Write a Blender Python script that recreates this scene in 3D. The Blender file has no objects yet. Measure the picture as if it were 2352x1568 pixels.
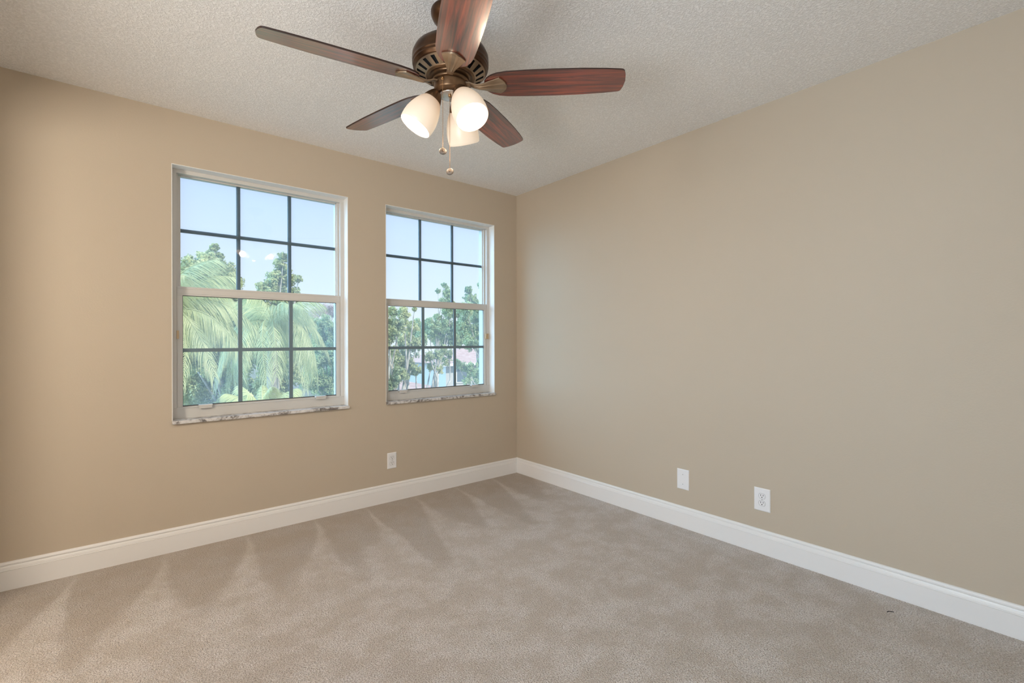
import bpy, bmesh, math, random
from mathutils import Vector, Matrix
PI = math.pi
sc = bpy.context.scene
COL = sc.collection

# ------------------------------------------------------------------ camera
F_PX = 1087.88
CAM = Vector((-2.68935, -3.21599, 1.15896))
RIGHT = Vector((0.77352349, -0.63376422, -0.0020819))
UP = Vector((0.00237395, -0.0003875, 0.9999971))
FWD = Vector((0.63376319, 0.77352619, -0.00120479))
cd = bpy.data.cameras.new('camera'); cam = bpy.data.objects.new('camera', cd); COL.objects.link(cam)
m = Matrix((RIGHT, UP, -FWD)).transposed().to_4x4(); m.translation = CAM
cam.matrix_world = m
cd.sensor_width = 36.0; cd.lens = F_PX / 2352 * 36.0; cd.clip_start = 0.02; cd.clip_end = 500
sc.camera = cam

# ------------------------------------------------------------------ view
sc.view_settings.view_transform = 'Standard'
sc.view_settings.look = 'None'
sc.view_settings.exposure = 0.0
sc.view_settings.gamma = 1.0
sc.view_settings.use_curve_mapping = False
sc.cycles.max_bounces = 10
sc.cycles.diffuse_bounces = 7
sc.cycles.transparent_max_bounces = 12
sc.cycles.sample_clamp_indirect = 6.0

# ------------------------------------------------------------------ sky
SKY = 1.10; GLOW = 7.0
w = bpy.data.worlds.new('sky'); sc.world = w; w.use_nodes = True
nt = w.node_tree; nt.nodes.clear()
tc = nt.nodes.new('ShaderNodeTexCoord'); sp = nt.nodes.new('ShaderNodeSeparateXYZ')
rp = nt.nodes.new('ShaderNodeValToRGB'); bg = nt.nodes.new('ShaderNodeBackground'); ow = nt.nodes.new('ShaderNodeOutputWorld')
nt.links.new(tc.outputs['Generated'], sp.inputs[0]); nt.links.new(sp.outputs['Z'], rp.inputs[0])
nt.links.new(rp.outputs[0], bg.inputs[0]); nt.links.new(bg.outputs[0], ow.inputs[0])
e = rp.color_ramp.elements
e[0].position = 0.0; e[0].color = (0.86, 0.93, 1.0, 1)
e[1].position = 0.12; e[1].color = (0.73, 0.84, 1.0, 1)
for p, c in ((0.33, (0.52, 0.69, 1.0, 1)), (0.9, (0.30, 0.52, 0.95, 1))):
    x = e.new(p); x.color = c
# blue sky glow added out of view to the left, lighting the right wall
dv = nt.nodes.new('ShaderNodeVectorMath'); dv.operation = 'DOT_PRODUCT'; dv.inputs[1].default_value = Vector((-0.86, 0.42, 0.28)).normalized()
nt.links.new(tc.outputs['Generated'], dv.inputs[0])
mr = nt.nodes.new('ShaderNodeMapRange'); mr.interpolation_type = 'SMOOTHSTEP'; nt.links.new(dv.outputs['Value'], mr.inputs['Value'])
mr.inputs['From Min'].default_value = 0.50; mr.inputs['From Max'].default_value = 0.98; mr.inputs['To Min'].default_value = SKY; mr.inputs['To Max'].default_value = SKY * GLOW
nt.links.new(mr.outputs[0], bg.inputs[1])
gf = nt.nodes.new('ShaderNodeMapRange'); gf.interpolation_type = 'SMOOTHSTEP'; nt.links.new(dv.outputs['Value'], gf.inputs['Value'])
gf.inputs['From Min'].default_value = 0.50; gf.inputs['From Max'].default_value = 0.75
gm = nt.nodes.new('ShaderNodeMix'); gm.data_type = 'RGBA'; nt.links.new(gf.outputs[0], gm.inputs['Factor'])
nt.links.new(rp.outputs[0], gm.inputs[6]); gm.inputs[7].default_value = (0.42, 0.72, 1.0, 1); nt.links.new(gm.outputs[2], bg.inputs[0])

# ------------------------------------------------------------------ sun and two fill lamps added out of view
sd = bpy.data.lights.new('sun', 'SUN'); sun = bpy.data.objects.new('sun', sd); COL.objects.link(sun)
sd.energy = 4.6; sd.angle = math.radians(0.6); sd.color = (1.0, 0.95, 0.84)
sun.rotation_euler = Vector((-0.30, 0.62, -0.62)).to_track_quat('-Z', 'Y').to_euler()
ad = bpy.data.lights.new('added_side_fill', 'AREA'); al = bpy.data.objects.new('added_side_fill', ad); COL.objects.link(al)  # fill lamp added outside the invented side window to brighten the room
ad.shape = 'RECTANGLE'; ad.size = 1.0; ad.size_y = 1.4; ad.energy = 108; ad.color = (0.90, 0.95, 1.0)
al.location = (-3.85, -2.72, 1.15); al.rotation_euler = Vector((1, 0.0, 0.5)).to_track_quat('-Z', 'Z').to_euler()
hd_ = bpy.data.lights.new('added_hall_fill', 'POINT'); hl = bpy.data.objects.new('added_hall_fill', hd_); COL.objects.link(hl)  # unseen fill lamp added beyond the doorway to brighten the left side
hd_.energy = 98; hd_.color = (1.0, 0.92, 0.80); hd_.shadow_soft_size = 0.18; hl.location = (-4.0, -1.60, 1.75)
BULB_W = 4.6
BULB_C = (1.0, 0.80, 0.58)

# ------------------------------------------------------------------ helpers
def at(px, py, Y):
    d = FWD + RIGHT * ((px - 1176) / F_PX) - UP * ((py - 784) / F_PX)
    return CAM + d * ((Y - CAM.y) / d.y)
def depth_of(p): return (Vector(p) - CAM).dot(FWD)

class M:
    """small node-material builder"""
    def __init__(s, name):
        s.m = bpy.data.materials.new(name); s.m.use_nodes = True; s.n = s.m.node_tree.nodes; s.l = s.m.node_tree.links
        s.b = s.n['Principled BSDF']; s.out = s.n['Material Output']
    def node(s, t, **k):
        x = s.n.new(t)
        for a, v in k.items():
            if hasattr(x, a): setattr(x, a, v)
            else: x.inputs[a.replace('_', ' ')].default_value = v
        return x
    def link(s, a, b): s.l.new(a, b)
    def set(s, **k):
        for a, v in k.items(): s.b.inputs[a.replace('_', ' ')].default_value = v
        return s
def simple(name, col, rough=0.5, metal=0.0, **k):
    x = M(name); x.set(Base_Color=(*col, 1), Roughness=rough, Metallic=metal, **k); return x.m
def ramp(x, fac, stops):
    r = x.node('ShaderNodeValToRGB'); e = r.color_ramp.elements
    e[0].position, e[0].color = stops[0][0], (*stops[0][1], 1)
    e[1].position, e[1].color = stops[1][0], (*stops[1][1], 1)
    for p, c in stops[2:]:
        q = e.new(p); q.color = (*c, 1)
    x.link(fac, r.inputs[0]); return r
def math_(x, op, a, b=None, c=None, clamp=False):
    n = x.node('ShaderNodeMath'); n.operation = op; n.use_clamp = clamp
    for i, v in enumerate((a, b, c)):
        if v is None: continue
        if isinstance(v, (int, float)): n.inputs[i].default_value = v
        else: x.link(v, n.inputs[i])
    return n.outputs[0]
def mixc(x, fac, a, b, bt='MIX'):
    n = x.node('ShaderNodeMix'); n.data_type = 'RGBA'; n.blend_type = bt
    for s, v in ((n.inputs['Factor'], fac), (n.inputs[6], a), (n.inputs[7], b)):
        if isinstance(v, (int, float)): s.default_value = v
        elif isinstance(v, tuple): s.default_value = (*v, 1)
        else: x.link(v, s)
    return n.outputs[2]

class MB:
    """mesh builder"""
    def __init__(s): s.v = []; s.f = []; s.mi = []; s.sm = []
    def add(s, vs, fs, mi=0, sm=False):
        o = len(s.v); s.v += [Vector(v) for v in vs]
        for f in fs: s.f.append([o + i for i in f]); s.mi.append(mi); s.sm.append(sm)
        return s
    def box(s, a, b, mi=0):
        x0, y0, z0 = [min(p, q) for p, q in zip(a, b)]; x1, y1, z1 = [max(p, q) for p, q in zip(a, b)]
        return s.add([(x0,y0,z0),(x1,y0,z0),(x1,y1,z0),(x0,y1,z0),(x0,y0,z1),(x1,y0,z1),(x1,y1,z1),(x0,y1,z1)],
                     [(0,3,2,1),(4,5,6,7),(0,1,5,4),(1,2,6,5),(2,3,7,6),(3,0,4,7)], mi)
    def lathe(s, prof, n=48, mat=None, mi=0, sm=True, closed=False):
        vs = []; fs = []
        for r, z in prof:
            for k in range(n):
                a = 2*PI*k/n; p = Vector((r*math.cos(a), r*math.sin(a), z)); vs.append(mat @ p if mat else p)
        for i in range(len(prof) - 1):
            for k in range(n):
                k2 = (k+1) % n; fs.append((i*n+k, i*n+k2, (i+1)*n+k2, (i+1)*n+k))
        s.add(vs, fs, mi, sm)
        if closed:
            o = len(s.v) - len(vs)
            s.f.append([o+k for k in range(n)][::-1]); s.mi.append(mi); s.sm.append(False)
            s.f.append([o+(len(prof)-1)*n+k for k in range(n)]); s.mi.append(mi); s.sm.append(False)
        return s
    def tube(s, pts, rad, n=8, mi=0, cap=True):
        pts = [Vector(p) for p in pts]; rs = rad if isinstance(rad, (list, tuple)) else [rad]*len(pts)
        vs = []; fs = []
        t0 = (pts[1]-pts[0]).normalized(); ref = Vector((0,0,1)) if abs(t0.z) < .9 else Vector((1,0,0))
        for i, p in enumerate(pts):
            t = (pts[min(i+1, len(pts)-1)] - pts[max(i-1, 0)]).normalized()
            u = t.cross(ref).normalized(); v = u.cross(t)
            for k in range(n):
                a = 2*PI*k/n; vs.append(p + (u*math.cos(a) + v*math.sin(a))*rs[i])
        for i in range(len(pts)-1):
            for k in range(n):
                k2 = (k+1) % n; fs.append((i*n+k, i*n+k2, (i+1)*n+k2, (i+1)*n+k))
        if cap:
            fs.append(tuple(range(n))[::-1]); fs.append(tuple((len(pts)-1)*n+k for k in range(n)))
        return s.add(vs, fs, mi, True)
    def sphere(s, c, r, seg=8, ring=5, mi=0, sz=1.0):
        prof = []
        for i in range(ring+1):
            a = -PI/2 + PI*i/ring; prof.append((max(r*math.cos(a), 1e-5), r*math.sin(a)*sz))
        return s.lathe(prof, seg, Matrix.Translation(c), mi)
    def build(s, name, mats, parent=None, bevel=0, loc=None, fixn=True, autosmooth=None):
        me = bpy.data.meshes.new(name); me.from_pydata([tuple(v) for v in s.v], [], s.f)
        mats = mats if isinstance(mats, (list, tuple)) else [mats]
        for q in mats: me.materials.append(q)
        me.polygons.foreach_set('material_index', s.mi); me.polygons.foreach_set('use_smooth', s.sm)
        if fixn:
            b = bmesh.new(); b.from_mesh(me); bmesh.ops.recalc_face_normals(b, faces=b.faces); b.to_mesh(me); b.free()
        me.update()
        o = bpy.data.objects.new(name, me); COL.objects.link(o)
        if parent: o.parent = parent
        if loc: o.location = loc
        if bevel:
            md = o.modifiers.new('bevel', 'BEVEL'); md.width = bevel; md.segments = 2; md.limit_method = 'ANGLE'; md.angle_limit = math.radians(40)
        return o
def empty(name, loc=(0,0,0), rotz=0, **tags):
    o = bpy.data.objects.new(name, None); COL.objects.link(o); o.location = loc; o.rotation_euler = (0, 0, rotz)
    o.empty_display_size = 0.05
    return tag(o, **tags)
def tag(o, label=None, category=None, group=None, kind=None):
    for k, v in (('label', label), ('category', category), ('group', group), ('kind', kind)):
        if v: o[k] = v
    return o

# ------------------------------------------------------------------ materials
def wall_mat():
    x = M('beige_wall_paint'); g = x.node('ShaderNodeNewGeometry')
    n = x.node('ShaderNodeTexNoise', Scale=130.0, Detail=3.0, Roughness=0.55); x.link(g.outputs['Position'], n.inputs['Vector'])
    n2 = x.node('ShaderNodeTexNoise', Scale=1.1, Detail=2.0); x.link(g.outputs['Position'], n2.inputs['Vector'])
    c = mixc(x, n2.outputs['Fac'], (0.500, 0.425, 0.332), (0.520, 0.445, 0.352)); x.link(c, x.b.inputs['Base Color'])
    b = x.node('ShaderNodeBump', Strength=0.25, Distance=0.0015); x.link(n.outputs['Fac'], b.inputs['Height']); x.link(b.outputs[0], x.b.inputs['Normal'])
    x.set(Roughness=0.62); x.b.inputs['Specular IOR Level'].default_value = 0.35
    return x.m
def ceiling_mat():
    x = M('textured_ceiling_paint'); g = x.node('ShaderNodeNewGeometry')
    n = x.node('ShaderNodeTexNoise', Scale=105.0, Detail=3.0, Roughness=0.6, Distortion=0.8); x.link(g.outputs['Position'], n.inputs['Vector'])
    v = x.node('ShaderNodeTexVoronoi', Scale=120.0); x.link(g.outputs['Position'], v.inputs['Vector'])
    r = ramp(x, n.outputs['Fac'], [(0.40, (0,0,0)), (0.62, (1,1,1))])
    h = math_(x, 'ADD', r.outputs[0], math_(x, 'MULTIPLY', v.outputs['Distance'], -0.35))
    c = mixc(x, r.outputs[0], (0.80, 0.79, 0.775), (0.92, 0.91, 0.90)); x.link(c, x.b.inputs['Base Color'])
    b = x.node('ShaderNodeBump', Strength=0.6, Distance=0.003); x.link(h, b.inputs['Height']); x.link(b.outputs[0], x.b.inputs['Normal'])
    x.set(Roughness=0.9); return x.m
def carpet_mat():
    x = M('beige_cut_pile_carpet'); g = x.node('ShaderNodeNewGeometry'); P = g.outputs['Position']
    s = x.node('ShaderNodeSeparateXYZ'); x.link(P, s.inputs[0])
    d = math_(x, 'MULTIPLY', s.outputs['Y'], -1.0)
    # pile brushed by the vacuum cleaner: passes start at the window wall
    wob = x.node('ShaderNodeTexNoise', Scale=0.9, Detail=2.0); x.link(P, wob.inputs['Vector'])
    fine = x.node('ShaderNodeTexNoise', Scale=7.0, Detail=3.0); x.link(P, fine.inputs['Vector'])
    big = x.node('ShaderNodeTexNoise', Scale=6.0, Detail=5.0, Roughness=0.65); x.link(P, big.inputs['Vector'])
    u = math_(x, 'ADD', s.outputs['X'], math_(x, 'MULTIPLY', d, 0.19))
    u = math_(x, 'ADD', u, math_(x, 'MULTIPLY', wob.outputs['Fac'], 0.22))
    u = math_(x, 'ADD', u, math_(x, 'MULTIPLY', fine.outputs['Fac'], 0.035))
    ph = math_(x, 'FRACT', math_(x, 'DIVIDE', math_(x, 'ADD', u, 10.0 + 0.02), 0.365))
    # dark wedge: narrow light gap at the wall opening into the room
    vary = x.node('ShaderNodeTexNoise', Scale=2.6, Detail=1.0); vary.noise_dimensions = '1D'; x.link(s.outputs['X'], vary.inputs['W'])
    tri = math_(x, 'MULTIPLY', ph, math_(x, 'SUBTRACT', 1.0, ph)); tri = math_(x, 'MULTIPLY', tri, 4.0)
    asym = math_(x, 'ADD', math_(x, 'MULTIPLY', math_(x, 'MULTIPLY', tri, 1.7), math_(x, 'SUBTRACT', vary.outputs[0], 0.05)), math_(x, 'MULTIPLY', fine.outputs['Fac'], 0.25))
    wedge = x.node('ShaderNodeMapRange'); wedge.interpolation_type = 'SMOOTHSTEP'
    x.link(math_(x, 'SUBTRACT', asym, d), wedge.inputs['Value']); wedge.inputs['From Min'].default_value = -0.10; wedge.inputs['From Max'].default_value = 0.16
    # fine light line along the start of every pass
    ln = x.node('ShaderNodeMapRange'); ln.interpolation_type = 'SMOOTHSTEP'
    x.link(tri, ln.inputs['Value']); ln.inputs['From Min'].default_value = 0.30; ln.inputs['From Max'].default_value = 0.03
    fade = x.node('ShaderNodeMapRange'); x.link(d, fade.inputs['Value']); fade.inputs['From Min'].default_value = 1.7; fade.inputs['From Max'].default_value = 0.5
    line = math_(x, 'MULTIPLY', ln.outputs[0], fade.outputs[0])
    patch = ramp(x, big.outputs['Fac'], [(0.42, (0,0,0)), (0.60, (1,1,1))])
    # yarn colour speckle
    sp1 = x.node('ShaderNodeTexNoise', Scale=200.0, Detail=3.0, Roughness=0.7); x.link(P, sp1.inputs['Vector'])
    sp2 = x.node('ShaderNodeTexVoronoi', Scale=190.0); x.link(P, sp2.inputs['Vector'])
    sr = ramp(x, sp1.outputs['Fac'], [(0.38, (0.42, 0.35, 0.31)), (0.50, (0.84, 0.755, 0.695)), (0.60, (0.97, 0.92, 0.89))])
    c = mixc(x, math_(x, 'MULTIPLY', sp2.outputs['Distance'], 0.35, clamp=True), sr.outputs[0], (0.22, 0.18, 0.145))
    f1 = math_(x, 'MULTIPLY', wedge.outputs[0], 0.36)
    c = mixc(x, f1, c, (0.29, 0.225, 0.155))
    c = mixc(x, math_(x, 'MULTIPLY', math_(x, 'SUBTRACT', 1.0, patch.outputs[0]), 0.44), c, (0.47, 0.385, 0.30))
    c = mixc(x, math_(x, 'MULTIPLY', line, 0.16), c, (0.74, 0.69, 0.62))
    x.link(c, x.b.inputs['Base Color'])
    h = math_(x, 'SUBTRACT', sp1.outputs['Fac'], math_(x, 'MULTIPLY', sp2.outputs['Distance'], 0.8))
    b = x.node('ShaderNodeBump', Strength=1.0, Distance=0.006); x.link(h, b.inputs['Height']); x.link(b.outputs[0], x.b.inputs['Normal'])
    x.set(Roughness=1.0, Sheen_Weight=0.15); x.b.inputs['Specular IOR Level'].default_value = 0.05
    return x.m
def wood_mat():
    x = M('mahogany_blade_veneer'); t = x.node('ShaderNodeTexCoord')
    mp = x.node('ShaderNodeMapping'); mp.inputs['Scale'].default_value = (1.2, 22.0, 22.0); x.link(t.outputs['Object'], mp.inputs[0])
    n = x.node('ShaderNodeTexNoise', Scale=2.6, Detail=6.0, Roughness=0.6, Distortion=0.6); x.link(mp.outputs[0], n.inputs['Vector'])
    r = ramp(x, n.outputs['Fac'], [(0.34, (0.02, 0.003, 0.002)), (0.48, (0.12, 0.015, 0.006)), (0.60, (0.23, 0.030, 0.010)), (0.75, (0.33, 0.060, 0.02))])
    x.link(r.outputs[0], x.b.inputs['Base Color']); x.set(Roughness=0.42, Coat_Weight=1.0, Coat_Roughness=0.20, Coat_IOR=2.0)
    return x.m
def bronze_mat(name='antique_bronze', a=(0.035, 0.016, 0.008), c=(0.12, 0.058, 0.027), rough=.32):
    x = M(name); t = x.node('ShaderNodeTexCoord')
    n = x.node('ShaderNodeTexNoise', Scale=14.0, Detail=5.0); x.link(t.outputs['Object'], n.inputs['Vector'])
    r = ramp(x, n.outputs['Fac'], [(0.3, a), (0.7, c)])
    x.link(r.outputs[0], x.b.inputs['Base Color']); x.set(Roughness=rough, Metallic=0.8); return x.m
def marble_mat():
    x = M('grey_veined_marble'); g = x.node('ShaderNodeNewGeometry')
    n = x.node('ShaderNodeTexNoise', Scale=16.0, Detail=8.0, Roughness=0.7, Distortion=1.5); x.link(g.outputs['Position'], n.inputs['Vector'])
    r = ramp(x, n.outputs['Fac'], [(0.40, (0.16, 0.14, 0.13)), (0.50, (0.60, 0.58, 0.57)), (0.7, (0.76, 0.75, 0.74))])
    x.link(r.outputs[0], x.b.inputs['Base Color']); x.set(Roughness=0.3); return x.m
def glass_mat():
    x = M('hazy_window_glass'); x.n.remove(x.b)
    tr = x.node('ShaderNodeBsdfTransparent'); tr.inputs[0].default_value = (0.96, 0.985, 0.985, 1)
    gl = x.node('ShaderNodeBsdfGlossy'); gl.inputs['Roughness'].default_value = 0.015
    fr = x.node('ShaderNodeFresnel'); fr.inputs[0].default_value = 1.5
    tl = x.node('ShaderNodeBsdfTranslucent'); tl.inputs[0].default_value = (0.92, 0.96, 1.0, 1)
    g = x.node('ShaderNodeNewGeometry'); n = x.node('ShaderNodeTexNoise', Scale=2.2, Detail=4.0); x.link(g.outputs['Position'], n.inputs['Vector'])
    haze = x.node('ShaderNodeMapRange'); x.link(n.outputs['Fac'], haze.inputs['Value'])  # translucent share lays a washed-out haze over the view outside
    haze.inputs['From Min'].default_value = 0.3; haze.inputs['From Max'].default_value = 0.7; haze.inputs['To Min'].default_value = 0.11; haze.inputs['To Max'].default_value = 0.20
    a = x.node('ShaderNodeMixShader'); x.link(haze.outputs[0], a.inputs[0]); x.link(tr.outputs[0], a.inputs[1]); x.link(tl.outputs[0], a.inputs[2])
    b = x.node('ShaderNodeMixShader'); x.link(fr.outputs[0], b.inputs[0]); x.link(a.outputs[0], b.inputs[1]); x.link(gl.outputs[0], b.inputs[2])
    x.link(b.outputs[0], x.out.inputs[0]); return x.m
def shade_mat():
    x = M('frosted_lamp_glass'); x.set(Base_Color=(0.58, 0.49, 0.41, 1), Roughness=0.35)
    t = x.node('ShaderNodeTexCoord'); s = x.node('ShaderNodeSeparateXYZ'); x.link(t.outputs['Object'], s.inputs[0])
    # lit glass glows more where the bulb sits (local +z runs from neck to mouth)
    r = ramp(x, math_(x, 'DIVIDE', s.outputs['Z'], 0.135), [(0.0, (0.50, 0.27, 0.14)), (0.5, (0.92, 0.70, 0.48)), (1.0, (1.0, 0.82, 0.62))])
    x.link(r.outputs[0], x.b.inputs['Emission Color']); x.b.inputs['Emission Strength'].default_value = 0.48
    return x.m
def leaf_mat(name, a, b, c, scale=1.3):
    x = M(name); g = x.node('ShaderNodeNewGeometry')
    n = x.node('ShaderNodeTexNoise', Scale=scale, Detail=4.0, Roughness=0.7); x.link(g.outputs['Position'], n.inputs['Vector'])
    r = ramp(x, n.outputs['Fac'], [(0.32, a), (0.5, b), (0.68, c)])
    col = mixc(x, math_(x, 'MULTIPLY', g.outputs['Random Per Island'], 0.45), r.outputs[0], c)
    x.link(col, x.b.inputs['Base Color']); x.set(Roughness=0.55)
    tl = x.node('ShaderNodeBsdfTranslucent'); x.link(col, tl.inputs[0])
    mx = x.node('ShaderNodeMixShader'); mx.inputs[0].default_value = 0.35
    x.link(x.b.outputs[0], mx.inputs[1]); x.link(tl.outputs[0], mx.inputs[2]); x.link(mx.outputs[0], x.out.inputs[0])
    return x.m
def noisy(name, a, b, scale, rough=0.8, bump=0.0):
    x = M(name); g = x.node('ShaderNodeNewGeometry'); n = x.node('ShaderNodeTexNoise', Scale=scale, Detail=4.0); x.link(g.outputs['Position'], n.inputs['Vector'])
    r = ramp(x, n.outputs['Fac'], [(0.35, a), (0.65, b)]); x.link(r.outputs[0], x.b.inputs['Base Color']); x.set(Roughness=rough)
    if bump:
        q = x.node('ShaderNodeBump', Strength=0.6, Distance=bump); x.link(n.outputs['Fac'], q.inputs['Height']); x.link(q.outputs[0], x.b.inputs['Normal'])
    return x.m
WALL = wall_mat(); CEIL = ceiling_mat(); CARPET = carpet_mat(); WOOD = wood_mat(); BRONZE = bronze_mat(); BRONZE_S = bronze_mat('satin_golden_bronze', (0.26, 0.18, 0.115), (0.42, 0.31, 0.21), .38); BRONZE_M = bronze_mat('brown_bronze', (0.11, 0.06, 0.03), (0.22, 0.125, 0.065), .36); MARBLE = marble_mat(); GLASS = glass_mat(); SHADE = shade_mat()
TRIM = simple('white_trim_paint', (0.80, 0.785, 0.775), 0.32)
REVEAL = simple('white_reveal_paint', (0.80, 0.80, 0.79), 0.5)
ALU = simple('white_window_aluminium', (0.60, 0.585, 0.56), 0.38)
GASKET = simple('dark_glazing_gasket', (0.06, 0.065, 0.07), 0.6)
GRILLE = simple('slate_grille_bar', (0.14, 0.20, 0.24), 0.5)
LATCH = simple('tan_plastic', (0.55, 0.40, 0.24), 0.5)
PLASTIC = simple('white_plastic', (0.80, 0.79, 0.80), 0.35)
SLOT = simple('dark_slot', (0.012, 0.010, 0.010), 0.7)
BLACK = simple('vent_interior', (0.003, 0.003, 0.003), 0.9)
EDGE = simple('dark_blade_edge', (0.028, 0.010, 0.006), 0.5)
BRASS = simple('aged_brass', (0.45, 0.26, 0.12), 0.3, 0.9)
PLATE = simple('brushed_cap_plate', (0.62, 0.56, 0.50), 0.25, 0.7)
FOB = simple('clear_brown_fob_rim', (0.12, 0.095, 0.075), 0.5)
FOBC = simple('dark_fob_centre', (0.09, 0.05, 0.025), 0.5)
bm_ = M('bulb_glow'); bm_.set(Base_Color=(1, 1, 1, 1)); bm_.b.inputs['Emission Color'].default_value = (1.0, 0.86, 0.70, 1); bm_.b.inputs['Emission Strength'].default_value = 9.0
BULB = bm_.m

# ------------------------------------------------------------------ room shell
H = 2.44; XL = -3.45; YB = -3.45; TH = 0.20
W1 = (-2.481, -1.506); W2 = (-1.226, -0.250); WZ = (0.702, 2.141)
WS = (-3.25, -2.20)                                     # side window added out of view for the fill lamp
def struct(o, label=None): return tag(o, label=label, kind='structure')
def wall_with_holes(a0, a1, holes, zt, f):
    """f(a, t, z) -> point ; a along the wall, t through its thickness; holes are (a0, a1, z0, z1)"""
    mb = MB(); xs = sorted([a0, a1] + [h[i] for h in holes for i in (0, 1)])
    for i in range(len(xs) - 1):
        hs = [h for h in holes if abs(h[0]-xs[i]) < 1e-6 and abs(h[1]-xs[i+1]) < 1e-6]
        if not hs: mb.box(f(xs[i], 0, -.05), f(xs[i+1], TH, zt)); continue
        if hs[0][2] > 0: mb.box(f(xs[i], 0, -.05), f(xs[i+1], TH, hs[0][2]))
        mb.box(f(xs[i], 0, hs[0][3]), f(xs[i+1], TH, zt))
    return mb
e4 = 0.004
mb = wall_with_holes(XL - TH, TH, [(W1[0]-e4, W1[1]+e4, WZ[0], WZ[1]+e4), (W2[0]-e4, W2[1]+e4, WZ[0], WZ[1]+e4)], H, lambda a, t, z: (a, t, z))
struct(mb.build('wall_back', WALL), 'beige wall holding the two windows')
mb = wall_with_holes(YB - TH, 0, [(WS[0]-e4, WS[1]+e4, WZ[0], WZ[1]+e4), (-1.55, -.65, 0, 2.05)], H, lambda a, t, z: (XL - t, a, z))
struct(mb.build('wall_left', WALL))
struct(MB().box((0, YB - TH, -.05), (TH, 0, H)).build('wall_right', WALL), 'long beige wall right of the corner')
struct(MB().box((XL, YB - TH, -.05), (0, YB, H)).build('wall_front', WALL))
struct(MB().box((XL - TH, YB - TH, H), (TH, TH, H + .12)).build('ceiling', CEIL), 'white textured ceiling')
struct(MB().box((XL - TH, YB - TH, -.12), (TH, TH, 0)).build('floor', CARPET), 'beige cut pile carpet with vacuum marks')
# baseboards, mitred
PROF = [(0, 0), (.0155, 0), (.0155, .0905), (.0168, .0925), (.0150, .0945), (.0150, .098), (.0132, .106), (.0105, .1120), (.0105, .1135), (.0075, .1142), (.0075, .1160), (.0108, .1166), (.0105, .1215), (.0075, .1275), (.003, .1300), (0, .1300)]
def baseboard(name, p0, p1, n, c0, c1, label=None):
    p0 = Vector(p0); p1 = Vector(p1); n = Vector(n); t = (p1 - p0).normalized(); vs = []
    for p, s, c in ((p0, 1, c0), (p1, -1, c1)):
        for q, z in PROF: vs.append(p + n*q + t*(s*q*c) + Vector((0, 0, z)))
    k = len(PROF); fs = [(i, i+1, k+i+1, k+i) for i in range(k-1)] + [tuple(range(k)), tuple(range(k, 2*k))]
    o = MB().add(vs, fs).build(name, TRIM); struct(o, label)
baseboard('baseboard_back', (XL, 0, 0), (0, 0, 0), (0, -1, 0), 1, 1, 'white baseboard under the windows')
baseboard('baseboard_right', (0, YB, 0), (0, 0, 0), (-1, 0, 0), 1, 1, 'white baseboard along the right wall')
baseboard('baseboard_left', (XL, YB, 0), (XL, -1.61, 0), (1, 0, 0), 1, 0)
baseboard('baseboard_left', (XL, -.59, 0), (XL, 0, 0), (1, 0, 0), 0, 1)
struct(MB().box((XL - TH, -1.61, 0), (XL + .015, -1.55, 2.11)).box((XL - TH, -.65, 0), (XL + .015, -.59, 2.11)).box((XL - TH, -1.55, 2.05), (XL + .015, -.65, 2.11)).build('trim_1', TRIM), 'white casing of the open doorway added in the left wall')  # doorway added so the unseen fill lamp reaches the window wall
# hall closing off the added doorway, holds the fill lamp
hx = -5.0
struct(MB().box((hx - .1, -2.1, -.12), (XL - TH, -.2, 0)).build('floor_hall', CARPET)); struct(MB().box((hx - .1, -2.1, H), (XL - TH, -.2, H + .12)).build('ceiling_hall', CEIL))
struct(MB().box((hx - .1, -2.1, 0), (hx, -.2, H)).box((hx, -2.1, 0), (XL - TH, -2.05, H)).box((hx, -.25, 0), (XL - TH, -.2, H)).build('wall_hall', WALL))
baseboard('baseboard_front', (XL, YB, 0), (0, YB, 0), (0, 1, 0), 1, 1)

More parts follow.
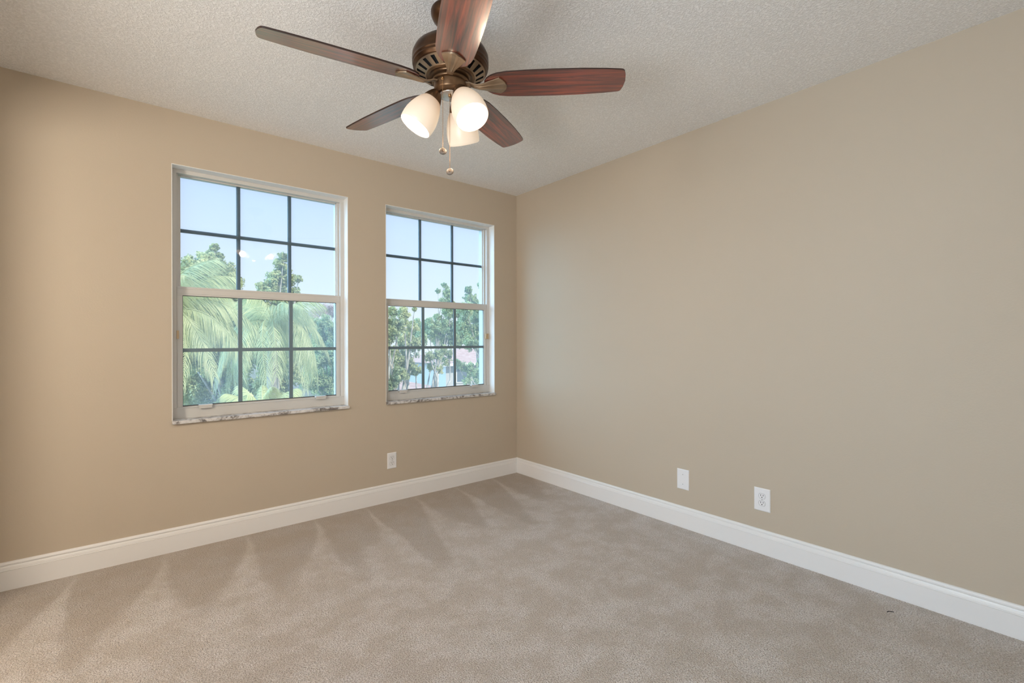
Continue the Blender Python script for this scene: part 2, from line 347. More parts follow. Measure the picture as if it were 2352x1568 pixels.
# ------------------------------------------------------------------ windows
def window(name, loc, rotz, width, label, latch):
    """local: x 0..width along the wall, +y outwards, z up; origin at the inner wall face"""
    R_ = empty(name, loc, rotz); struct(R_, label)
    z0, z1 = WZ; Wd = width
    m = MB(); m.box((-e4, -.0006, z0), (0, .19, z1)).box((Wd, -.0006, z0), (Wd + e4, .19, z1)).box((-e4, -.0006, z1), (Wd + e4, .19, z1 + e4))
    m.build('window_reveal', REVEAL, R_, bevel=.0015)
    zs = .720                                           # top of the marble sill
    MB().box((-.004, -.020, z0 - .0005), (Wd + .006, .10, zs)).build('window_sill', MARBLE, R_, bevel=.003)
    y0 = .073
    m = MB()                                            # outer frame: stepped jambs, head and sill
    j = .024
    m.box((0, y0, zs), (j, y0 + .028, z1 - .022)).box((Wd - j, y0, zs), (Wd, y0 + .028, z1 - .022)).box((0, y0, z1 - .022), (Wd, y0 + .028, z1))
    m.box((0, y0 + .0275, zs), (j + .008, y0 + .10, z1 - .020)).box((Wd - j - .012, y0 + .0275, zs), (Wd, y0 + .10, z1 - .020)).box((0, y0 + .0275, z1 - .020), (Wd, y0 + .10, z1))
    m.box((0, y0 - .003, zs), (Wd, y0 + .008, .781)).box((.004, y0 + .008, zs), (Wd - .004, y0 + .10, .770))
    m.box((.003, y0 - .006, .7765), (Wd - .003, y0 - .003, .7795))
    m.build('window_frame', ALU, R_, bevel=.0012)
    # upper light, fixed, in the outer track
    ug = (.046, Wd - .042, 1.470, z1 - .026); yu = y0 + .052
    m = MB(); s = .012
    m.box((ug[0]-.02, yu - .008, ug[2]-.02), (ug[0], yu + .009, ug[3])).box((ug[1], yu - .008, ug[2]-.02), (ug[1]+.02, yu + .009, ug[3]))
    m.box((ug[0], yu - .008, ug[3]), (ug[1], yu + .010, ug[3]+.012)).box((ug[0], yu - .012, ug[2]-.03), (ug[1], yu + .010, ug[2]))
    us = m.build('upper_sash', ALU, R_, bevel=.001)
    def pane(x0, x1, za, zb, y, par):
        MB().add([(x0, y, za), (x1, y, za), (x1, y, zb), (x0, y, zb)], [(0, 1, 2, 3)]).build('window_pane', GLASS, par, fixn=False)
    pane(ug[0], ug[1], ug[2], ug[3], yu, us)
    def grille(g, y, zm, par):
        b = MB(); hw = .0112
        for k in (1, 2):
            xc = g[0] + (g[1]-g[0])*k/3; b.box((xc - hw, y, g[2]), (xc + hw, y + .008, g[3]))
        b.box((g[0], y - .0005, zm - .0102), (g[1], y + .0085, zm + .0102)); b.build('window_grille', GRILLE, par)
    grille(ug, yu + .004, 1.803, us)
    # lower sash, sliding, in the inner track
    yl = y0 + .012
    lg = (.052, Wd - .050, .787, 1.424)
    m = MB()
    m.box((j + .001, yl - .006, .772), (lg[0], yl + .015, 1.470)).box((lg[1], yl - .006, .772), (Wd - j - .001, yl + .015, 1.470))
    m.box((j + .001, yl - .008, lg[3]), (Wd - j - .001, yl + .016, 1.474)).box((lg[0], yl - .002, .772), (lg[1], yl + .014, lg[2]))
    m.box((j + .001, yl - .0105, lg[3]+.010), (Wd - j - .001, yl - .008, lg[3] + .0125)).box((j + .001, yl - .0105, 1.463), (Wd - j - .001, yl - .008, 1.470))
    ls = m.build('lower_sash', ALU, R_, bevel=.001)
    m = MB(); gk = .003
    m.box((lg[0], yl - .001, lg[3]-gk), (lg[1], yl + .004, lg[3])).box((lg[0], yl - .003, lg[2]), (lg[1], yl + .004, lg[2]+.005))
    m.box((lg[0], yl + .002, lg[2]), (lg[0]+.0025, yl + .006, lg[3])).box((lg[1]-.0025, yl + .002, lg[2]), (lg[1], yl + .006, lg[3]))
    m.build('glazing_gasket', GASKET, ls)
    pane(lg[0], lg[1], lg[2], lg[3], yl + .006, ls)
    grille(lg, yl - .002, 1.109, ls)
    for xa in (.165, .835):
        t = MB(); xc = xa * Wd
        t.box((xc - .034, y0 - .022, .783), (xc + .034, yl - .002, .792)).box((xc - .032, y0 - .020, .771), (xc + .032, y0 - .014, .783))
        t.build('lift_tab', ALU, ls, bevel=.001)
    for xc in latch:
        MB().box((xc - .0055, y0 - .010, 1.175), (xc + .0055, y0 + .001, 1.222)).build('vent_stop', LATCH, R_, bevel=.001)
    return R_
window('window_1', (W1[0], 0, 0), 0, W1[1] - W1[0], 'white single hung window farther from the corner, palms outside', [.028])
window('window_2', (W2[0], 0, 0), 0, W2[1] - W2[0], 'white single hung window beside the room corner', [W2[1]-W2[0] - .016, W2[1]-W2[0] - .036])
window('added_window', (XL, WS[0], 0), PI/2, WS[1] - WS[0], 'side window added out of view for fill light', [.028])  # invented window, lets the added area lamp in

# ------------------------------------------------------------------ wall plates
def plate(name, label, loc, rotz, w_, h_, kind):
    """local: x along the wall, -y out of the wall"""
    o = empty(name, loc, rotz, label=label, category='outlet' if kind else 'wall plate')
    m = MB(); a, b, t, s = w_/2, h_/2, .0055, .004
    vs = [(-a,0,-b),(a,0,-b),(a,0,b),(-a,0,b),(-a,-.003,-b),(a,-.003,-b),(a,-.003,b),(-a,-.003,b),(-a+s,-t,-b+s),(a-s,-t,-b+s),(a-s,-t,b-s),(-a+s,-t,b-s)]
    m.add(vs, [(0,1,2,3),(0,4,5,1),(1,5,6,2),(2,6,7,3),(3,7,4,0),(4,8,9,5),(5,9,10,6),(6,10,11,7),(7,11,8,4),(8,11,10,9)]).build('cover_plate', PLASTIC, o)
    if kind:
        for zc in (.0195, -.0195):
            m = MB(); pts = []
            for k in range(32):
                an = 2*PI*k/32; pts.append((.0172*math.cos(an), max(-.0135, min(.0135, .0172*math.sin(an)))))
            vs = [(x, -.0050, z + zc) for x, z in pts] + [(x*.96, -.0068, z*.96 + zc) for x, z in pts]; n = 32
            m.add(vs, [(k, (k+1) % n, n+(k+1) % n, n+k) for k in range(n)] + [tuple(range(n, 2*n))])
            rc = m.build('receptacle', PLASTIC, o)
            rim = MB(); vs = []
            for sc_, y in ((1.0, -.0056), (1.07, -.0056)):
                vs += [(x*sc_, y, z*sc_ + zc) for x, z in pts]
            rim.add(vs, [(k, (k+1) % n, n+(k+1) % n, n+k) for k in range(n)]).build('receptacle_gap', simple('grey_gap', (.30, .29, .29), .7), rc, fixn=False)
            sl = MB(); sl.box((-.0078, -.0072, zc + .000), (-.0052, -.0066, zc + .0095)).box((.0052, -.0072, zc + .001), (.0076, -.0066, zc + .0090))
            sl.lathe([(.00001, 0), (.0028, 0), (.0028, .0006), (.00001, .0006)], 14, Matrix.Translation((0, -.0066, zc - .0062)) @ Matrix.Rotation(PI/2, 4, 'X'))
            sl.build('outlet_slots', SLOT, rc)
        zz = [0]
    else: zz = [.030, -.030]
    for z in zz:
        MB().lathe([(.00001, 0), (.0026, 0), (.0022, .0010), (.00001, .0012)], 14, Matrix.Translation((0, -.0053, z)) @ Matrix.Rotation(PI/2, 4, 'X')).build('cover_screw', simple('grey_screw', (.32, .30, .30), .4, .5), o)
    return o
plate('wall_outlet', 'white duplex outlet under the window beside the corner', (-1.186, 0, .293), 0, .070, .114, True)
plate('blank_wall_plate', 'blank white wall plate with two screws on the right wall', (0, -1.612, .297), -PI/2, .080, .124, False)
plate('wall_outlet', 'white duplex outlet on the right wall, nearer the camera than the blank plate', (0, -2.084, .292), -PI/2, .084, .124, True)
# dark thread lying on the carpet
p = at(2043, 1406, 0); d_ = FWD + RIGHT*((2043-1176)/F_PX) - UP*((1406-784)/F_PX); p = CAM + d_*(-CAM.z/d_.z)
th = MB(); th.tube([p + Vector((-.012, .006, .004)), p + Vector((-.004, .001, .006)), p + Vector((.004, -.002, .004)), p + Vector((.012, -.012, .003))], .0016, 6)
tag(th.build('lint_thread', SLOT), label='tiny dark thread lying on the carpet near the right baseboard', category='lint')

# ------------------------------------------------------------------ ceiling fan
FC = Vector((-1.703, -1.639, H))
fan = empty('ceiling_fan', FC, label='bronze five blade ceiling fan with three lit frosted glass lamps', category='ceiling fan')
def lz(z): return z - H
MB().lathe([(.0001, 0), (.074, 0), (.076, -.006), (.075, -.018), (.068, -.034), (.052, -.050), (.034, -.060), (.022, -.064), (.0001, -.064)], 64).build('canopy', BRONZE, fan)
MB().lathe([(.0001, -.055), (.0125, -.055), (.0125, lz(2.325)), (.028, lz(2.325)), (.030, lz(2.320)), (.030, lz(2.300)), (.0001, lz(2.300))], 32).build('downrod', BRONZE, fan)
hs = MB().lathe([(.0001, lz(2.312)), (.040, lz(2.313)), (.085, lz(2.309)), (.118, lz(2.297)), (.138, lz(2.280)), (.1465, lz(2.262)), (.1475, lz(2.244)), (.1450, lz(2.236)),
    (.1470, lz(2.233)), (.1470, lz(2.228)), (.1430, lz(2.225)), (.1450, lz(2.221)), (.1445, lz(2.216)), (.1390, lz(2.213)), (.1400, lz(2.209)), (.1340, lz(2.205))], 96)
hs.build('motor_housing', BRONZE, fan)
# vent band: cone with slots cut into it
n = 240; nv = 20; vb = MB()
rings = [(.1340, 2.205), (.1290, 2.2015), (.0985, 2.1855), (.0945, 2.1835)]
vs = []
for r, z in rings:
    for k in range(n):
        tw = (.134 - r) * 1.2; a = 2*PI*k/n + tw; vs.append((r*math.cos(a), r*math.sin(a), lz(z)))
fs = []; mi = []
slot = lambda k: (k % (n//nv)) in (3, 4, 5, 6, 7)
for i in range(3):
    for k in range(n):
        if i == 1 and slot(k): continue
        fs.append((i*n+k, i*n+(k+1) % n, (i+1)*n+(k+1) % n, (i+1)*n+k))
vb.add(vs, fs, 0, True)
# slot walls + dark interior
for k in range(n):
    if slot(k):
        k2 = (k+1) % n
        q = [Vector(vs[n+k]), Vector(vs[n+k2]), Vector(vs[2*n+k2]), Vector(vs[2*n+k])]; up = Vector((0, 0, .010))
        vb.add([p + up for p in q], [(0, 1, 2, 3)], 1)
        vb.add([q[0], q[1], q[1]+up, q[0]+up], [(0, 1, 2, 3)], 1); vb.add([q[3], q[2], q[2]+up, q[3]+up], [(0, 1, 2, 3)], 1)
        if not slot(k-1): vb.add([q[0], q[3], q[3]+up, q[0]+up], [(0, 1, 2, 3)], 1)
        if not slot(k+1): vb.add([q[1], q[2], q[2]+up, q[1]+up], [(0, 1, 2, 3)], 1)
vb.build('vent_ring', [BRONZE_S, BLACK], fan, fixn=False)
MB().lathe([(.0945, lz(2.1835)), (.0930, lz(2.1800)), (.0900, lz(2.1815)), (.0885, lz(2.1780)), (.0850, lz(2.1780)), (.0820, lz(2.1830)), (.0700, lz(2.1850)), (.0700, lz(2.1700)), (.0725, lz(2.1690)), (.0725, lz(2.1600)), (.0700, lz(2.1580)), (.0001, lz(2.1580))], 80).build('rotor_hub', BRONZE_M, fan)
MB().lathe([(.0001, lz(2.160)), (.0635, lz(2.160)), (.0640, lz(2.156)), (.0640, lz(2.128)), (.0610, lz(2.123)), (.0560, lz(2.120)), (.0540, lz(2.1165)), (.0500, lz(2.1145)), (.0485, lz(2.1165)), (.0455, lz(2.1165)), (.0445, lz(2.1130)), (.0001, lz(2.1120))], 72).build('switch_housing', BRONZE_M, fan)
MB().lathe([(.0445, lz(2.1128)), (.0440, lz(2.1105)), (.0400, lz(2.1090)), (.0001, lz(2.1085))], 56).build('cap_plate', PLATE, fan)

# blades and arms
TILT = Vector((-0.0301, -0.0394, 1)).normalized(); BC = Vector((-1.7076, -1.6457, 2.1475)) - FC
pit = math.radians(-12)
def blade_outline():
    top = [(.1300, 0.0), (.1335, .020), (.1430, .036), (.1600, .050), (.1850, .0605), (.2200, .0665), (.3000, .0695), (.4000, .0705), (.5000, .0690), (.5900, .0640), (.6450, .0585), (.6530, .0560), (.6580, .0500), (.6640, .030), (.6675, 0.0)]
    return top + [(u, -v) for u, v in top[-2:0:-1]]
def blade_mesh():
    o = blade_outline(); n = len(o); t = .0030
    vs = [(u, v, -t) for u, v in o] + [(u, v, t) for u, v in o]
    m = MB(); m.add(vs, [tuple(range(n)), tuple(range(n, 2*n))], 0); m.add(vs, [(k, (k+1) % n, n+(k+1) % n, n+k) for k in range(n)], 1)
    return m
def arm_mesh():
    """cast arm: narrow stem from the hub that opens into a ribbed shell under the blade"""
    sec = [(.060, .0135, .004), (.075, .0130, .003), (.090, .0125, -.004), (.110, .0140, -.0095), (.130, .0190, -.0095), (.150, .0270, -.0080), (.172, .0350, -.0070), (.192, .0425, -.0065)]
    m = MB(); vs = []; K = 13
    for u, hw, z in sec:
        for k in range(K):
            q = -1 + 2*k/(K-1); rib = -.0022 if k in (4, 8) else 0; edge = .002*abs(q)**3
            endu = (.026*(1 - q*q)) * max(0, (u - .150)/.042) if u > .15 else 0
            vs.append((u + endu, hw*q, z - .0035 + edge + (rib if u > .10 else 0)))
    nb = len(vs)
    for u, hw, z in sec:
        for k in range(K):
            q = -1 + 2*k/(K-1); endu = (.026*(1 - q*q)) * max(0, (u - .150)/.042) if u > .15 else 0
            vs.append((u + endu, hw*q, z + .0030))
    fs = []; S = len(sec)
    for i in range(S-1):
        for k in range(K-1):
            a = i*K+k; fs.append((a, a+1, a+K+1, a+K)); b = nb + a; fs.append((b, b+K, b+K+1, b+1))
        fs.append((i*K, (i+1)*K, nb+(i+1)*K, nb+i*K)); e_ = i*K+K-1; fs.append((e_, nb+e_, nb+e_+K, e_+K))
    for k in range(K-1):
        fs.append((k, nb+k, nb+k+1, k+1)); a = (S-1)*K+k; fs.append((a, a+1, nb+a+1, nb+a))
    m.add(vs, fs, 0, False); return m
bl0 = None
for k in range(5):
    a = math.radians(172.85 - 72*k)
    u = Vector((math.cos(a), math.sin(a), 0)); u = (u - TILT*u.dot(TILT)).normalized(); v = TILT.cross(u)
    vv = v*math.cos(pit) + TILT*math.sin(pit); nn = u.cross(vv)
    mt = Matrix((u, vv, nn)).transposed().to_4x4(); mt.translation = BC
    mt2 = Matrix((u, v*math.cos(pit*.8) + TILT*math.sin(pit*.8), u.cross(v*math.cos(pit*.8) + TILT*math.sin(pit*.8)))).transposed().to_4x4(); mt2.translation = BC
    if k == 0:
        bl0 = blade_mesh().build('fan_blade', [WOOD, EDGE], fan, bevel=.0012); ar0 = arm_mesh().build('blade_arm', BRONZE_S, bl0, bevel=.0008); b_ = bl0
    else:
        b_ = bl0.copy(); COL.objects.link(b_); b_.parent = fan; ar = ar0.copy(); COL.objects.link(ar); ar.parent = b_
    if k == 4: mt.translation = mt.translation + u*.019 - vv*.014      # this blade hangs slightly out of line
    b_.matrix_local = mt

# lamps
PH0 = math.radians(153.5); TAU = math.radians(31)
for k in range(3):
    ph = PH0 + k*2*PI/3; hd = Vector((math.cos(ph), math.sin(ph), 0))
    ax = hd*math.sin(TAU) - Vector((0, 0, 1))*math.cos(TAU)
    neck = hd*.066 + Vector((0, 0, lz(2.098)))
    q = ax.to_track_quat('Z', 'Y').to_matrix().to_4x4(); q.translation = neck
    hold = MB(); hold.lathe([(.0001, -.034), (.012, -.034), (.016, -.030), (.024, -.018), (.031, -.004), (.0355, .008), (.0370, .018), (.0355, .020), (.033, .010), (.0001, .004)], 48)
    h_ = hold.build('lamp_holder', BRONZE_M, fan); h_.matrix_local = q
    arm = MB(); arm.tube([hd*.040 + Vector((0, 0, lz(2.128))), hd*.052 + Vector((0, 0, lz(2.130))), neck - ax*.026], [.013, .013, .014], 16); arm.build('lamp_arm', BRONZE_M, fan)
    out = [(.026, .002), (.034, .010), (.0445, .026), (.0530, .045), (.0600, .067), (.0645, .090), (.0655, .108), (.0645, .124), (.0628, .135)]
    inn = [(r - .0035, z + (0 if i else .004)) for i, (r, z) in enumerate(out)]
    prof = out + [(.0610, .1362)] + inn[::-1]
    s_ = MB().lathe(prof, 64).build('glass_shade', SHADE, fan); s_.matrix_local = q
    b_ = MB().lathe([(.0001, .100), (.012, .098), (.022, .090), (.027, .078), (.026, .064), (.018, .046), (.013, .034), (.013, .010), (.0001, .010)], 32).build('light_bulb', BULB, fan); b_.matrix_local = q
    ld = bpy.data.lights.new('lamp_light', 'POINT'); lo = bpy.data.objects.new('lamp_light', ld); COL.objects.link(lo); lo.parent = fan
    ld.energy = BULB_W; ld.color = BULB_C; ld.shadow_soft_size = .026; lo.location = neck + ax*.138

# pull chains
def chain(name, top, length, side):
    m = MB(); z = 0
    while z < length: m.sphere(top + Vector((0, 0, -z)), .0013, 6, 4); z += .0034
    m.tube([top, top + Vector((0, 0, -length))], .0004, 5)
    c = m.build(name, BRASS, fan, fixn=False)
    f = MB(); cen = top + Vector((0, 0, -length - .013)); q = Matrix.Translation(cen) @ Matrix.Rotation(side, 4, 'Z') @ Matrix.Rotation(math.radians(80), 4, 'X')
    f.lathe([(.0001, -.0045), (.007, -.0045), (.0125, -.003), (.0145, 0), (.0125, .003), (.007, .0045), (.0001, .0045)], 28, q)
    f.lathe([(.0001, -.0055), (.004, -.0055), (.005, 0), (.004, .0055), (.0001, .0055)], 16, q, 1)
    f.build('pull_fob', [FOB, FOBC], c)
    return c
t_ = (CAM - FC); t_.z = 0; t_.normalize(); rgt = Vector((.774, -.633, 0))
c1 = t_*.060 - rgt*.030 + Vector((0, 0, lz(2.1485)))
nz = MB(); nz.tube([c1 - t_*.012, c1 + t_*.004], .0062, 14); nz.sphere(c1 + t_*.004, .0045, 12, 8); nz.build('chain_nozzle', BRASS, fan)
chain('pull_chain', c1 + t_*.009 + Vector((0, 0, -.003)), .262, -.55)
c2 = t_*.018 - rgt*.004 + Vector((0, 0, lz(2.112)))
nz = MB(); nz.tube([c2, c2 + Vector((0, 0, -.012))], .0055, 14); nz.build('chain_nozzle', BRASS, fan)
chain('pull_chain', c2 + Vector((0, 0, -.010)), .277, -.75)

# ------------------------------------------------------------------ outside
random.seed(7)
LAWN = noisy('lawn_and_paving', (0.09, 0.12, 0.05), (0.24, 0.22, 0.19), 0.12)
BARK = noisy('pale_bark', (0.30, 0.27, 0.23), (0.62, 0.58, 0.52), 6.0, bump=.01)
LEAF_A = leaf_mat('oak_leaves', (0.18, 0.27, 0.17), (0.44, 0.50, 0.24), (0.74, 0.72, 0.38))
LEAF_B = leaf_mat('green_leaves', (0.16, 0.28, 0.18), (0.38, 0.49, 0.26), (0.60, 0.67, 0.36))
LEAF_P = leaf_mat('palm_leaflets', (0.30, 0.38, 0.17), (0.50, 0.55, 0.27), (0.76, 0.75, 0.43), 2.0)
LEAF_Y = leaf_mat('yellow_palm_leaflets', (0.45, 0.48, 0.20), (0.62, 0.64, 0.30), (0.80, 0.78, 0.42), 2.0)
TWIG = leaf_mat('dry_pink_twigs', (0.42, 0.30, 0.29), (0.58, 0.44, 0.42), (0.70, 0.60, 0.55))
GZ = -2.95
struct(MB().box((-60, .8, GZ - .2), (90, 120, GZ)).build('ground', LAWN), 'pale ground outside')

def tree(name, label, Y, blobs, leafm, group=None, size=.085, dens=1.0, trunk=None, cat='tree', seed=1):
    """blobs: (px, py, radius in px) seen from the room at distance Y"""
    rnd = random.Random(seed); cs = []
    for i, (px, py, r) in enumerate(blobs):
        dy = (rnd.random() - .5) * 1.6 * r / 45
        p = at(px, py, Y + dy); cs.append((p, r * depth_of(p) / F_PX))
    low = min(cs, key=lambda c: c[0].z)
    cx = sum(c[0].x for c in cs)/len(cs); cy = sum(c[0].y for c in cs)/len(cs)
    if trunk: tp = at(trunk, 780, Y); cx = tp.x
    o = empty(name, (cx, cy, GZ), label=label, category=cat, group=group)
    base = Vector((cx, cy, GZ)); fork = Vector((cx + .1, cy, GZ + max(.9, (low[0].z - GZ) * .6)))
    t = MB(); t.tube([(0, 0, 0), (.06, .02, (fork.z-GZ)*.5), fork - base], [.12, .10, .08], 10)
    for c, r in cs:
        mid = fork.lerp(c, .5) + Vector((rnd.uniform(-.25, .25), rnd.uniform(-.2, .2), rnd.uniform(-.1, .25)))
        t.tube([fork - base, mid - base, c - base], [.045, .03, .012], 6, cap=False)
        for _ in range(3):
            d = Vector((rnd.gauss(0, 1), rnd.gauss(0, 1), rnd.gauss(.3, 1))).normalized()*r*.8; t.tube([c - base, c + d*.5 - base, c + d - base], [.015, .010, .005], 4, cap=False)
    t.build('trunk', BARK, o)
    f = MB()
    for c, r in cs:
        # sub-clumps give the crown its lumpy leaf masses
        clumps = [(c + Vector((rnd.gauss(0, 1), rnd.gauss(0, 1), rnd.gauss(0, 1))).normalized()*r*rnd.uniform(.15, .98), r*rnd.uniform(.20, .42)) for _ in range(int(44 + 10*r))]
        for cc, rr in clumps:
            for _ in range(int(dens * 5200 * rr*rr / (size/.075)**2 + 10)):
                d = Vector((rnd.gauss(0, 1), rnd.gauss(0, 1), rnd.gauss(0, 1))).normalized(); p = cc + d*rr*rnd.random()**.4
                nrm = (d + Vector((rnd.gauss(0, .7), rnd.gauss(0, .7), rnd.gauss(.4, .7)))).normalized()
                u = nrm.orthogonal().normalized(); u.rotate(Matrix.Rotation(rnd.random()*6.28, 3, nrm)); v = nrm.cross(u); s = size*rnd.uniform(.6, 1.25)
                q = p - base; f.add([q - u*s*.5, q + v*s*.30, q + u*s*.5, q - v*s*.30], [(0, 1, 2, 3)])
    f.build('leaf_crown', leafm, o, fixn=False)
    return o
G = 'trees beyond the windows'
tree('oak_tree', 'yellowish leafy oak tree behind the fronds in the left half of the farther window', 14.0,
     [(470, 598, 24), (520, 622, 24), (436, 615, 26), (500, 590, 14), (425, 640, 38), (462, 625, 40), (500, 630, 36), (484, 590, 18), (492, 568, 10), (530, 655, 30), (552, 690, 26), (445, 690, 50), (500, 700, 48), (480, 760, 55), (540, 760, 45), (430, 800, 55), (510, 830, 55), (450, 880, 55), (540, 900, 50), (400, 700, 60), (380, 640, 50)], LEAF_A, G, seed=3, trunk=520)
tree('oak_tree', 'oak tree with one tall narrow top in the middle of the farther window', 12.0,
     [(652, 590, 12), (645, 612, 20), (632, 645, 26), (664, 640, 20), (612, 668, 24), (648, 672, 28), (686, 640, 8), (680, 672, 12), (592, 700, 24), (640, 705, 34), (682, 704, 16), (600, 745, 40), (655, 750, 40), (600, 810, 45), (665, 820, 40), (640, 880, 50)], LEAF_A, G, seed=5, trunk=640)
tree('leafy_bush', 'rounded green bush at the right side of the farther window', 19.5,
     [(745, 742, 20), (716, 742, 14), (770, 765, 24), (735, 775, 28), (765, 810, 32), (730, 820, 30), (790, 790, 34), (715, 868, 34), (758, 880, 36), (800, 850, 40), (770, 920, 40), (820, 800, 40)], LEAF_B, G, cat='bush', seed=8, trunk=752)
tree('dry_shrub', 'thin pinkish dry shrub rising behind the green bush in the farther window', 25.0,
     [(720, 722, 14), (740, 715, 18), (762, 712, 20), (782, 718, 20), (700, 735, 14), (728, 780, 20), (800, 715, 20)], TWIG, G, size=.07, dens=.35, cat='shrub', seed=12, trunk=755)
tree('leafy_tree', 'loose pale leafy tree at the left side of the window beside the corner', 9.3,
     [(903, 716, 12), (928, 718, 13), (952, 709, 5), (918, 745, 22), (945, 752, 18), (898, 765, 22), (930, 785, 26), (958, 790, 18), (905, 815, 26), (940, 830, 24), (915, 860, 24), (895, 880, 18), (880, 740, 22), (865, 780, 30), (850, 720, 30), (955, 850, 14)], LEAF_A, G, seed=15, dens=.8, trunk=905)
tree('leafy_tree', 'dense green tree in the middle of the window beside the corner', 18.0,
     [(985, 745, 16), (1004, 728, 10), (1000, 758, 22), (1030, 752, 22), (968, 775, 16), (1015, 785, 20), (1045, 780, 20), (1030, 716, 16), (1018, 690, 10), (1028, 672, 12), (1006, 669, 6), (1034, 695, 12), (1020, 655, 7), (1050, 720, 14)], LEAF_B, G, seed=19, trunk=1000)
tree('leafy_tree', 'tall bright green tree against the right jamb of the window beside the corner', 13.0,
     [(1076, 665, 8), (1075, 682, 12), (1090, 690, 16), (1070, 715, 20), (1100, 715, 20), (1062, 748, 20), (1092, 752, 24), (1120, 730, 26), (1080, 785, 18), (1108, 790, 22), (1105, 655, 9), (1110, 672, 8), (1130, 690, 20), (1105, 835, 12), (1125, 800, 28)], LEAF_B, G, seed=23, trunk=1112)
tree('citrus_bush', 'sparse low bush before the pale wall in the window beside the corner', 11.0,
     [(1058, 838, 12), (1078, 846, 14), (1094, 858, 14), (1072, 872, 12), (1098, 880, 12), (1048, 830, 8), (1110, 860, 16)], LEAF_B, G, size=.06, dens=.7, cat='bush', seed=29, trunk=1090)
tree('bare_branched_tree', 'sparse pale branched tree low in the middle of the window beside the corner', 9.8,
     [(985, 818, 14), (1006, 815, 14), (1025, 828, 12), (990, 842, 12), (1010, 848, 10), (1032, 812, 10), (1020, 805, 12)], LEAF_A, G, size=.06, dens=.35, seed=31, trunk=985)
bgt = [(600, 740, 42), (700, 750, 40), (820, 752, 34), (880, 748, 30), (960, 755, 26), (1010, 752, 24), (1060, 750, 24), (1110, 748, 26), (1160, 748, 26), (480, 735, 50), (330, 728, 44)]
for i, (px, py, r) in enumerate(bgt):
    tree('distant_tree', 'distant rounded tree along the horizon beyond the windows', 46.0 - (i % 2)*5,
         [(px - r*.5, py + 4, r*.6), (px + r*.45, py + 2, r*.55), (px, py - 4, r*.65), (px, py + 22, r*.8)], LEAF_B, 'distant trees along the horizon', size=.22, dens=2.4, seed=40+i)

# palms
def frond_mesh(L, ll, droop, wl, seed, npair=64, rise=.55):
    rnd = random.Random(seed); f = MB(); st = MB(); N = 22; pts = []
    for i in range(N+1):
        s = i/N; pts.append(Vector((L*(s - .22*droop*s**3), 0, L*(rise*s - droop*s**2.2))))
    st = pts
    f.tube(pts, [.018*(1 - .8*i/N) for i in range(N+1)], 5)
    for i in range(npair):
        s = .10 + .90*i/(npair-1); j = min(int(s*N), N-1); p = pts[j].lerp(pts[j+1], s*N - j); t = (pts[j+1]-pts[j]).normalized()
        lw = ll*(.45 + .9*math.sin(PI*min(s*.9+.08, 1)))*rnd.uniform(.85, 1.1)
        for sg in (-1, 1):
            side = Vector((0, sg, 0)); d = (side*.75 + t*.65 + Vector((0, 0, rnd.uniform(.0, .35)))).normalized(); q = p.copy(); prev = None; vs = []; fs = []; K = 4
            for k in range(K+1):
                wv = wl*(1 - (k/K)**2*.9); across = t.cross(d).normalized().cross(d).normalized()
                vs += [q + across*wv*.5, q - across*wv*.5]; d = (d + Vector((0, 0, -.55 - .35*rnd.random()))).normalized(); q = q + d*lw/K
            for k in range(K): fs.append((2*k, 2*k+1, 2*k+3, 2*k+2))
            f.add(vs, fs)
    return f
def palm(label, px, py, Y, nfr, L, ll, droop, mat, wl=.012, rise=.45, seed=1, a0=0., base_dx=0.):
    c = at(px, py, Y); o = empty('palm_tree', (c.x + base_dx, c.y, GZ), label=label, category='palm tree', group='palm trees close outside')
    t = MB(); hh = c.z - GZ; t.tube([(0, 0, 0), (-base_dx*.3, 0, hh*.4), (-base_dx*.8, 0, hh*.8), (-base_dx, 0, hh)], [.17, .13, .12, .10], 14); t.build('trunk', BARK, o)
    rnd = random.Random(seed)
    protos = [frond_mesh(L*k, ll, dr, wl, seed+i, rise=rise) for i, (k, dr) in enumerate(((1.0, droop), (.92, droop*1.35), (.85, droop*.55)))]
    pm = [None]*3
    for i in range(nfr):
        k = i % 3
        if pm[k] is None: fr = protos[k].build('frond', mat, o, fixn=False); pm[k] = fr
        else: fr = pm[k].copy(); COL.objects.link(fr); fr.parent = o
        fr.location = (-base_dx, 0, hh); el = rnd.uniform(-.25, .25) + (0.5 if k == 2 else 0)
        fr.rotation_euler = (rnd.uniform(-.25, .25), -el, a0 + i*2.39996 + rnd.uniform(-.15, .15))
    return o
palm('queen palm with pale arching fronds at the left edge of the farther window', 350, 722, 5.2, 34, 1.5, .40, .80, LEAF_P, seed=2)
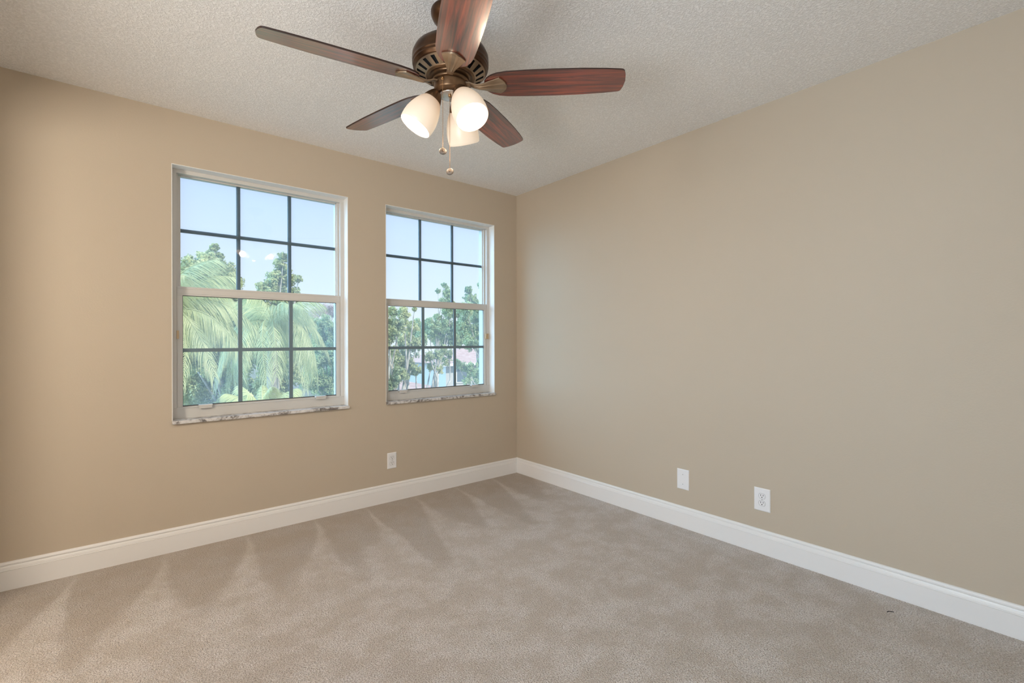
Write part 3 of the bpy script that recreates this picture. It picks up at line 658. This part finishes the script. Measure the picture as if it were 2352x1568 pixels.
palm('queen palm with drooping green fronds in the middle of the farther window', 625, 745, 9.5, 26, 1.7, .55, 1.1, LEAF_P, seed=6)
palm('low yellow green palm crown at the bottom of the farther window', 605, 955, 6.6, 28, .95, .32, .6, LEAF_Y, seed=9)

# houses
TILE = noisy('pink_roof_tile', (0.40, 0.25, 0.21), (0.52, 0.36, 0.31), 3.0, bump=.03)
STUCCO = simple('pale_stucco', (0.50, 0.47, 0.44), .8)
HGL = simple('dark_house_glass', (0.12, 0.15, 0.18), .15)
def house(label, x0, x1, y0, y1, zw, zr, rot=0, wins=3):
    cx, cy = (x0+x1)/2, (y0+y1)/2; a, b = (x1-x0)/2, (y1-y0)/2
    o = empty('house', (cx, cy, GZ), rot, label=label, category='house')
    MB().box((-a, -b, 0), (a, b, zw - GZ)).build('wall', STUCCO, o)
    e_ = .5; z0 = zw - GZ; z1 = zr - GZ; rl = max(a - b, .3)
    vs = [(-a-e_, -b-e_, z0), (a+e_, -b-e_, z0), (a+e_, b+e_, z0), (-a-e_, b+e_, z0), (-rl, 0, z1), (rl, 0, z1)]
    r = MB().add(vs, [(0, 1, 5, 4), (1, 2, 5), (2, 3, 4, 5), (3, 0, 4), (3, 2, 1, 0)]).build('roof', TILE, o)
    MB().box((-a-e_-.02, -b-e_-.05, z0-.16), (a+e_+.02, -b-e_+.05, z0+.02)).build('fascia', simple('white_fascia', (.85, .85, .84), .5), r)
    for k in range(wins):
        xc = -a + (k+.5)*2*a/3; wf = MB().box((xc-.6, -b-.06, .9), (xc+.6, -b+.02, 2.2)).build('window', simple('white_house_frame', (.85, .85, .85), .5), o)
        MB().box((xc-.52, -b-.075, .98), (xc+.52, -b-.055, 2.12)).build('pane', HGL, wf)
    return o
pa = at(1040, 835, 27); pb = at(1104, 835, 27)
house('pale house with pink tiled hip roof behind the trees beside the corner window jamb', pa.x - .3, pb.x + 6, 27.5, 36, -.55, .55)
qa = at(950, 890, 12); qb = at(1036, 890, 12)
house('low house with greyish pink roof at the bottom of the window beside the corner', qa.x - .5, qb.x - .6, 11.6, 17, -.64, -.38, wins=0)
